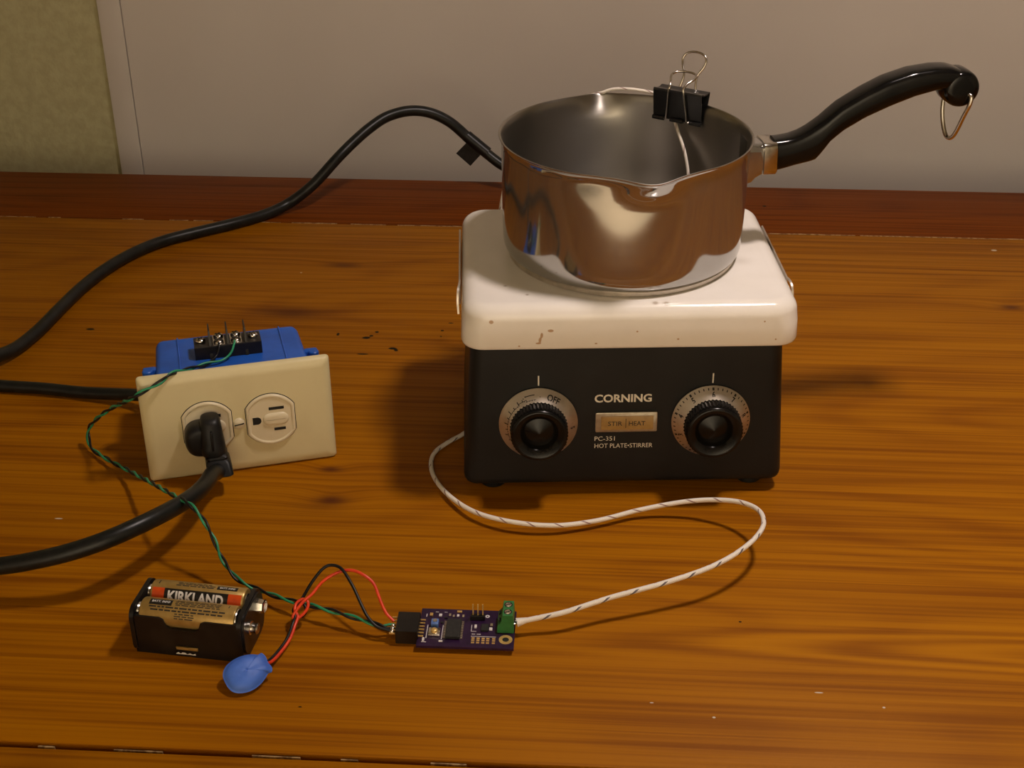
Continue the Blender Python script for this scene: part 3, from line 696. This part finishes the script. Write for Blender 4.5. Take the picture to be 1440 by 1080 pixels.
# ------------------------------------------------------------------ twisted green and black pair
G = [tuple(ow(3.4, 73.2, 33.5)), tuple(ow(3.2, 72.6, 30.0)), tuple(ow(1.0, 68.8, 27.0)), tuple(ow(-6.6, 66.0, 24.0)), tuple(ow(-17.6, 66.0, 18.8)), tuple(ow(-29.5, 68.4, 9.0)), tuple(ow(-36.4, 70.9, 1.0)), tuple(ow(-42.8, 68.4, -3.2)), tuple(ow(-50.5, 65.2, -4.0)), tuple(ow(-57.8, 61.8, -3.6)), (-258.5, 32.5, 51.5), (-270.6, 46.2, 40.0), (-287.9, 57.6, 24.0), (-297.6, 63.0, 11.0), (-294.9, 55.8, 4.5), (-279.8, 41.7, 4.5), (-260.2, 23.7, 8.5), (-232.6, -11.3, 23.0), (-211.0, -38.7, 34.0), (-197.6, -52.8, 38.0), (-189.9, -58.6, 33.0), (-183.3, -64.9, 25.0), (-177.8, -71.7, 17.0), (-167.2, -81.4, 10.5), (-152.9, -86.4, 7.0), (-135.9, -94.5, 8.0), (-123.6, -99.2, 9.0), (-107.6, -104.7, 9.0), (-94.0, -108.9, 8.0), (-86.4, -110.7, 7.0)]
tw = thing('twisted_wire_pair', 'thin green and black wires twisted together from terminal strip to circuit board', 'wire', (0, 0, 0))
path = catmull(G, 14); T, N, B = frames(path); acc = 0; pa, pb_ = [], []
for i, p in enumerate(path):
    if i: acc += (path[i] - path[i - 1]).length
    e = min(1, i / 30) ; ph = acc / 24.0 * 2 * math.pi
    o_ = (N[i] * math.cos(ph) + B[i] * math.sin(ph)) * .8 * e; pa.append(p + o_); pb_.append(p - o_)
bstart = [ow(-6.2, 73.2, 33.5), ow(-6.4, 71.0, 30.6), ow(-8.6, 67.0, 28.0)]
gend = [Vector((-82.0, -109.4, 7.0)), Vector((-79.6, -108.9, 6.6))]; bend = [Vector((-83.0, -112.0, 6.6)), Vector((-79.6, -111.4, 6.6))]
build('green_wire', tube(pa + gend, .72, 8), m_green, tw, 60)
k0 = next(i for i, p in enumerate(path) if (p - Vector(G[3])).length < 1.0)
build('black_wire', tube(catmull([tuple(v) for v in bstart] + [tuple(pb_[k0 + 14])], 6) + pb_[k0 + 16:] + bend, .72, 8), m_blackw, tw, 60)

# ------------------------------------------------------------------ battery holder and four cells
BM_ = emptyM((-179, -118.6, 0), -.098)
bh = thing('battery_holder', 'black plastic holder carrying gold batteries, beside the blue snap connector', 'battery holder', M=BM_)
def side_wall(s):
    y = s * 14.9; pts = [(-28.4, .6), (28.4, .6), (28.4, 22.6), (26.5, 24.2), (10.0, 24.2), (7.8, 23.2), (6.6, 19.6), (5.0, 18.0), (-8.8, 18.0), (-10.4, 19.6), (-11.6, 23.2), (-13.8, 24.2), (-26.5, 24.2), (-28.4, 22.6)]
    b = nb(); rings = []
    for dy, ins in ((-.9, 0), (.9, 0)):
        rings.append([(x, y + dy - (s * .9 * max(0, z - 15) / 9) - s * (1.4 * max(0, 5 - z) / 5), z) for x, z in pts])
    rings_mesh(b, rings); return b
for s in (-1, 1):
    wl = build('side_wall', side_wall(s), m_holder, bh, 40)
    # slit low in the wall through which the lower cell shows
    build('cell_print', prism([(-6.8, -.5), (-5.6, .4), (-4.4, -.5), (-3.4, .5), (-2.0, .4), (-1.0, -.5), (.6, .4), (2.0, -.5), (3.4, .4), (3.6, -.7), (-6.8, -.8)], -.04, .04), m_foil, wl, 30, Matrix.Translation((0, s * 14.6 - s * -.0, 3.6)) @ Matrix.Rotation(R(90), 4, 'X') @ Matrix.Translation((0, 0, s * -.0 + (1.0 if s < 0 else -1.0)))) if s < 0 else None
    build('slit', box(-6.5, 5.0, s * 15.2 - .5, s * 15.2 + .5, 5.6, 7.4, bev=.3), m_wrap, wl, 30)
def end_plate(x0, x1):
    o = rrect(-15.6, 15.6, .2, 27.6, 6.0, 6)
    return rings_mesh(nb(), [[(x0, y, z) for y, z in o], [(x1, y, z) for y, z in o]])
build('end_wall', end_plate(-29.4, -27.2), m_holder, bh, 40)
ew = build('end_wall', end_plate(26.6, 29.0), m_holder, bh, 40)
build('floor_plate', box(-28, 28, -13.6, 13.6, 13.9, 14.7), m_holder, bh)
build('bottom_rail', box(-28, 28, -2, 2, .2, 3), m_holder, bh)
# snap terminals on the end
build('terminal_board', rings_mesh(nb(), [[(x, y, z) for y, z in rrect(-14.6, 14.6, 3.0, 27.0, 7, 6)] for x in (29.0, 30.2)]), m_holder, ew, 40)
build('snap_stud', lathe([(3.6, 30.2), (3.6, 31.0), (2.8, 31.4), (2.5, 33.4), (2.9, 34.2), (2.4, 34.8), (1.4, 34.9)], 24, 'X'), m_solder, ew, 40, Matrix.Translation((0, -6.6, 17.0)))
sck = []
build('snap_socket', lathe([(3.9, 30.2), (3.9, 31.2), (3.4, 33.6), (3.9, 34.4), (3.0, 34.5), (2.6, 32.0), (.01, 32.0)], 6, 'X'), m_solder, ew, 30, Matrix.Translation((0, 6.4, 20.5)))
build('rivet', lathe([(1.6, 30.2), (1.4, 31.0), (.01, 31.2)], 14, 'X'), m_solder, ew, 40, Matrix.Translation((0, 3.6, 9.5)))
for yy in (-7.2, 7.3): build('contact_spring', tube([Vector((-27.1 + 1.4 * k / 40, yy + 4 * math.cos(k * .42), 21.7 + 4 * math.sin(k * .42))) for k in range(41)], .35, 6), m_solder, bh, 50)
def cell(y, z, flip, roll, label, show):
    M = BM_ @ Matrix.Translation(Vector((0, y, z)) * .001) @ (Matrix.Rotation(math.pi, 4, 'Z') if flip else Matrix())
    t = thing('battery', label, 'battery', M=M, group='AA cells in the black holder')
    r = 7.1
    build('wrap', lathe([(6.3, -24.9), (6.9, -24.7), (r, -24.2), (r, 24.0), (6.7, 24.6), (5.6, 24.8)], 48, 'X'), m_wrap, t, 40)
    build('positive_tip', lathe([(4.6, 24.7), (4.4, 25.0), (2.8, 25.1), (2.7, 26.2), (2.2, 26.5), (.01, 26.5)], 24, 'X'), m_solder, t, 40)
    build('negative_end', lathe([(5.8, -24.8), (5.6, -25.3), (3.4, -25.4), (.01, -25.5)], 24, 'X'), m_solder, t, 40)
    if not show: return
    f = -1 if flip else 1
    rr = r + .05
    def cyl(x, a, rad=rr): return (f * x, f * -rad * math.sin(a) , rad * math.cos(a))   # angle from straight up towards the viewer; x to the right
    def patch(bm, x0, x1, a0, a1, rad=rr, n=10):
        rings_mesh(bm, [[cyl(x0, R(a0 + (a1 - a0) * k / n), rad), cyl(x1, R(a0 + (a1 - a0) * k / n), rad)] for k in range(n + 1)], closed=False, cap0=False, cap1=False)
    def word(bm, s, x, a_base, h, wd, bold=0.0, rad=rr + .05):
        b = slice_y(text_mesh(s, h, wd, bold), 1.0); merge(bm, mapped(b, lambda px, py, pz: cyl(x + px, R(a_base) - py / r, rad)))
    def lines(bm, rows, x0, x1, a0, da, hh):
        for k in range(rows):
            x = x0 + random.uniform(0, 1.5)
            while x < x1 - 2:
                l = random.uniform(1.2, 4.2); patch(bm, x, min(x + l, x1), a0 + k * da, a0 + k * da + hh, rr + .02, 2); x += l + .7
    if show == 'far':
        for xa, xb in ((-23.6, -17.2), (16.6, 23.6)):
            bm = nb(); patch(bm, xa, xb, 26, 130); build('orange_band', bm, m_orange, t, 40)
        bm = nb(); patch(bm, -17.2, 16.6, 26, 130); patch(bm, 9.6, 20.4, -14, 10); patch(bm, -16, -5, -46, -36); lb = build('black_label', bm, m_label, t, 40)
        bm = nb(); word(bm, 'KIRKLAND', -15.2, 80, 5.6, 29.6, .035); word(bm, 'BATT. INFO', 11.0, 3, 1.3, 8, .02); build('brand_lettering', bm, m_foil, lb, 40)
        bm = nb(); lines(bm, 3, -12, 8.6, -14, 9, 4.6); patch(bm, -21.4, -20.9, -16, 8); build('fine_print', bm, m_ink, t, 40)
    else:
        bm = nb(); patch(bm, -20.4, -8.6, -12, 20); lb = build('black_label', bm, m_label, t, 40)
        bm = nb(); word(bm, 'BATT. INFO', -19.2, 8, 1.5, 9.4, .02); build('brand_lettering', bm, m_foil, lb, 40)
        bm = nb(); lines(bm, 4, -7.4, 17, -14, 8.5, 4.2); lines(bm, 1, -20, 20, 25, 8, 6); lines(bm, 1, -20, 20, 38, 8, 6); lines(bm, 3, -7, 6, 50, 9, 4.2); patch(bm, 20.6, 21.0, -16, 2); build('fine_print', bm, m_ink, t, 40)
    return t
cell(7.25, 21.75, False, 0, 'gold and black battery with orange ends and white lettering, at the back of the holder', 'far')
cell(-7.25, 21.75, True, 0, 'gold battery with small dark print in the top front of the holder', 'near')
cell(-7.25, 7.2, False, 0, 'battery glimpsed through the slit in the holder front, lower layer', None)

# ------------------------------------------------------------------ snap connector with red and black leads
sn = thing('snap_connector', 'blue vinyl snap connector with knotted red and black leads beside the battery holder', 'connector', (0, 0, 0))
# vinyl cover: a soft puffed bag, tilted up at its near edge
ol = [(-11.0, -2.0), (-10.6, 3.4), (-8.0, 7.0), (-3.6, 8.8), (1.6, 8.9), (6.4, 7.4), (9.2, 5.6), (10.6, 5.9), (11.6, 3.2), (11.2, 0), (11.6, -3.4), (10.4, -5.4), (8.8, -5.2), (6.6, -6.6), (2.4, -8.6), (-3.0, -9.2), (-7.8, -7.6), (-10.2, -5.2)]
ol = [(p.x, p.y) for p in catmull([(x, y, 0) for x, y in ol] + [(ol[0][0], ol[0][1], 0)], 3)[:-1]]
bm = nb(); secs = []
for k, h in ((.0, -1.6), (.6, -1.6), (.93, -1.1), (.995, -.35), (1.03, -.15), (1.04, .15), (.99, .45), (.96, .9), (.88, 2.0), (.76, 2.9), (.6, 3.5), (.42, 3.9), (.24, 4.1), (.08, 4.85), (.01, 4.2)):
    kk = max(k, .01); secs.append([(x * kk, y * kk, h - (.9 * math.exp(-((y * kk - x * kk * .15) / 2.6) ** 2) * max(0, 1 - k) if h > 1 else 0)) for x, y in ol])
rings_mesh(bm, secs)
SM = Matrix.Translation((-147.2, -149.6, 6.4)) @ Matrix.Rotation(R(40), 4, 'Z') @ Matrix.Rotation(R(24), 4, 'X') @ Matrix.Rotation(R(-6), 4, 'Y')
vc = build('vinyl_cover', bm, m_vinyl, sn, 60, SM)
RB = [(-139.5, -142.5, 6.5), (-137.6, -139.0, 4.6), (-134.5, -130.0, 3.6), (-131.6, -120.5, 4.6), (-130.6, -112.1, 6.4), (-129.9, -107.5, 8.6)]
kn_r = [(-131.6, -105.6, 10.6), (-131.5, -102.2, 12.4), (-128.6, -99.8, 13.6), (-125.8, -100.6, 13.0), (-125.4, -103.0, 11.0), (-127.6, -106.4, 8.8), (-131.0, -108.6, 7.6), (-132.4, -108.0, 8.4), (-130.4, -105.4, 11.4), (-127.6, -101.8, 13.8)]
RED = [(-124.2, -98.0, 15.2), (-118.8, -90.7, 19.0), (-110.4, -87.6, 23.0), (-104.0, -87.3, 24.0), (-97.3, -89.8, 23.0), (-92.2, -92.3, 20.0), (-87.7, -99.2, 14.0), (-84.3, -103.9, 10.0), (-79.9, -106.9, 7.0)]
build('red_lead', tube(catmull(RB + kn_r + RED, 8), .85, 9), m_red, sn, 60)
RB2 = [(x - 1.3, y + .5, z + .3) for x, y, z in RB]
kn_b = [(-132.8, -104.4, 9.6), (-131.0, -101.0, 11.2), (-127.8, -101.4, 11.6), (-126.2, -104.2, 9.4), (-128.4, -106.4, 7.4), (-131.2, -105.4, 8.6), (-130.4, -101.6, 11.6)]
BLK = [(-128.6, -97.8, 13.6), (-124.4, -91.1, 19.0), (-119.2, -86.3, 24.0), (-116.0, -85.0, 25.0), (-110.4, -87.1, 25.4), (-102.9, -95.4, 21.0), (-97.0, -103.9, 15.0), (-93.1, -109.1, 11.4), (-87.9, -112.6, 8.0), (-80.2, -113.6, 6.5)]
build('black_lead', tube(catmull(RB2 + kn_b + BLK, 8), .85, 9), m_blackw, sn, 60)

# ------------------------------------------------------------------ circuit board
PCB = emptyM((-42.1, -106.4, 0), .005)
pcb = thing('circuit_board', 'small purple circuit board with a green screw terminal and black socket', 'circuit board', M=PCB)
zt = 4.1
bd = build('board', box(-24.9, 24.9, -15.0, 14.9, zt - 1.6, zt, bev=.12, seg=1), m_pcb, pcb)
for sx, sy in ((-20, -12), (20, -12.5), (-20, 12), (18, 10)): build('solder_joint', lathe([(1.4, zt - 1.6), (.9, 1.2), (.5, 0)], 10), m_solder, bd, 50, Matrix.Translation((sx, sy, 0)))
# microcontroller
ic = build('chip', box(-10.6, -3.0, -9.6, 4.8, zt + .3, zt + 2.2, bev=.25, seg=1), m_chip, pcb)
for k in range(14):
    y = -9.0 + k * .99
    for xa, xb in ((-11.9, -10.5), (-3.1, -1.7)): build('chip_pin', box(xa, xb, y, y + .5, zt + .05, zt + .75), m_solder, ic)
ic2 = build('small_chip', box(7.4, 11.2, -2.6, 2.4, zt, zt + 1.3, bev=.15, seg=1), m_chip, pcb)
# three-pin header
hd3 = build('pin_header', box(1.3, 8.9, 6.2, 9.0, zt, zt + 2.8, bev=.3, seg=1), m_holder, pcb)
for k in range(3): build('pin', box(2.3 + k * 2.54, 2.95 + k * 2.54, 7.3, 7.95, zt, zt + 9.6), m_gold, hd3)
# right-angle six-pin socket on the left edge
so = build('pin_socket', box(-36.0, -24.4, -10.2, 5.6, .6, 9.0, bev=.25, seg=1), m_holder, pcb)
for k in range(6):
    y = -8.9 + k * 2.54
    build('pin', box(-39.2, -35.8, y - .32, y + .32, 5.9, 6.55), m_gold, so)
    build('board_pin', box(-24.5, -21.8, y - .32, y + .32, zt + .9, zt + 1.5), m_gold, so)
for k, y in ((0, -6.9), (1, -4.6), (2, -2.4)):
    build('solder_blob', lathe([(.2, -1.4), (.9, -.9), (1.15, 0), (.9, .9), (.2, 1.4)], 12, 'X'), m_solder, so, 60, Matrix.Translation((-38.0, y + (-.6), 6.3)))
# trimmer and button
tr = build('trimmer', box(-18.6, -14.8, -1.2, 3.4, zt, zt + 3.0, bev=.4), m_trimmer, pcb)
build('trimmer_screw', lathe([(1.2, 0), (1.2, .5), (.01, .6)], 14), m_solder, tr, 50, Matrix.Translation((-16.6, 1.2, zt + 3.0)))
bt = build('button', box(-19.4, -13.4, -8.4, -2.4, zt, zt + 1.8, bev=.3), m_solder, pcb)
build('button_cap', lathe([(1.7, 0), (1.7, 1.0), (1.4, 1.3), (.01, 1.35)], 20), m_gold, bt, 50, Matrix.Translation((-16.4, -5.4, zt + 1.8)))
# surface-mount parts
for i, (x, y, a, b, mm) in enumerate([(-4.9, 12.6, 2.6, 1.3, m_gold), (-19.4, 9.6, 1.6, 2.2, m_gold), (-14.6, 9.2, 1.6, 2.0, m_silk), (-9.6, 9.6, 1.2, 2.0, m_solder), (-7.6, 8.8, 1.2, 1.8, m_solder), (-5.4, 9.2, 1.2, 1.8, m_silk), (-2.6, 9.0, 1.2, 2.0, m_solder), (12.6, 2.6, 1.6, 2.2, m_solder), (12.4, -.6, 1.6, 2.0, m_silk), (4.4, 1.0, 1.2, 2.6, m_silk), (-21.6, -10.4, 1.2, 2.4, m_silk), (-12.6, -11.4, 2.0, 1.0, m_silk), (-11.6, 7.4, 1.8, 1.0, m_chip), (-13.2, 3.4, 1.4, 1.2, m_chip)]):
    build('surface_part', box(x - a / 2, x + a / 2, y - b / 2, y + b / 2, zt, zt + .7, bev=.1, seg=1), mm, pcb)
for x in (3.8, 6.4, 9.0, 11.4, 14.4):
    for y in (-11.2, -9.4, -7.8): build('solder_pad', box(x - .8, x + .8, y - .6, y + .5, zt - .05, zt + .1), m_gold, bd)
# silkscreen rectangles and ticks
bm = nb()
for x0, x1, y0, y1 in ((-20.6, -20.2, -9, 1.5), (-12.6, -12.3, -9.6, 1.6), (2.6, 15.4, -6.6, -6.25), (2.8, 4.6, -4.9, -4.4), (5.4, 7.4, -4.9, -4.4), (2.2, 2.5, -2.4, 2.6), (2.2, 5.0, -2.6, -2.3), (-22.4, -20.0, -12.2, -11.8), (-22.0, -21.6, 8.0, 10.4), (-17.4, -15.8, 12.0, 12.3), (-12.8, -11.2, 12.0, 12.3)):
    addbox(bm, x0, x1, y0, y1, zt, zt + .06)
o = build('silkscreen', bm, m_silk, bd); o['kind'] = 'stuff'
for x, y, r0, r1 in ((20.5, -8.2, 1.7, 3.5), (10.0, 9.8, .5, 1.15)):
    rg = build('plated_ring', lathe([(r0, zt), (r0, zt + .16), (r1, zt + .16), (r1, zt)], 32, cap0=False, cap1=False), m_gold if r1 > 2 else m_silk, bd, 30, Matrix.Translation((x, y, 0)))
    build('hole', lathe([(r0, zt), (r0, zt + .08)], 24), m_hole, rg, 30, Matrix.Translation((x, y, 0)))
# green two-way screw terminal
gp = [(15.8, zt), (24.4, zt), (24.4, 9.0), (23.9, 15.4), (18.6, 15.4), (17.9, 11.0), (16.0, 8.6)]
gt = build('screw_terminal', rings_mesh(nb(), [[(x, y, z) for x, z in gp] for y in (-2.9, 9.3)]), m_term, pcb, 30)
for y in (.3, 6.1):
    so_ = build('screw_well', lathe([(2.15, 15.38), (2.15, 15.46)], 24), m_hole, gt, 30, Matrix.Translation((21.2, y, 0)))
    build('terminal_screw', lathe([(1.7, 15.4), (1.6, 15.62), (.01, 15.66)], 20), m_solder, so_, 40, Matrix.Translation((21.2, y, 0)))
    build('screw_slot', box(-1.6, 1.6, -.25, .25, 15.6, 15.7), m_hole, so_, 30, Matrix.Translation((21.2, y, 0)) @ Matrix.Rotation(R(30), 4, 'Z'))
    build('wire_entry', box(16.4, 17.6, y - 1.1, y + 1.1, 9.3, 10.6), m_hole, gt, 30)
    build('wire_mouth', box(24.3, 24.5, y - 1.8, y + 1.8, 5.4, 9.6), m_hole, gt, 30)
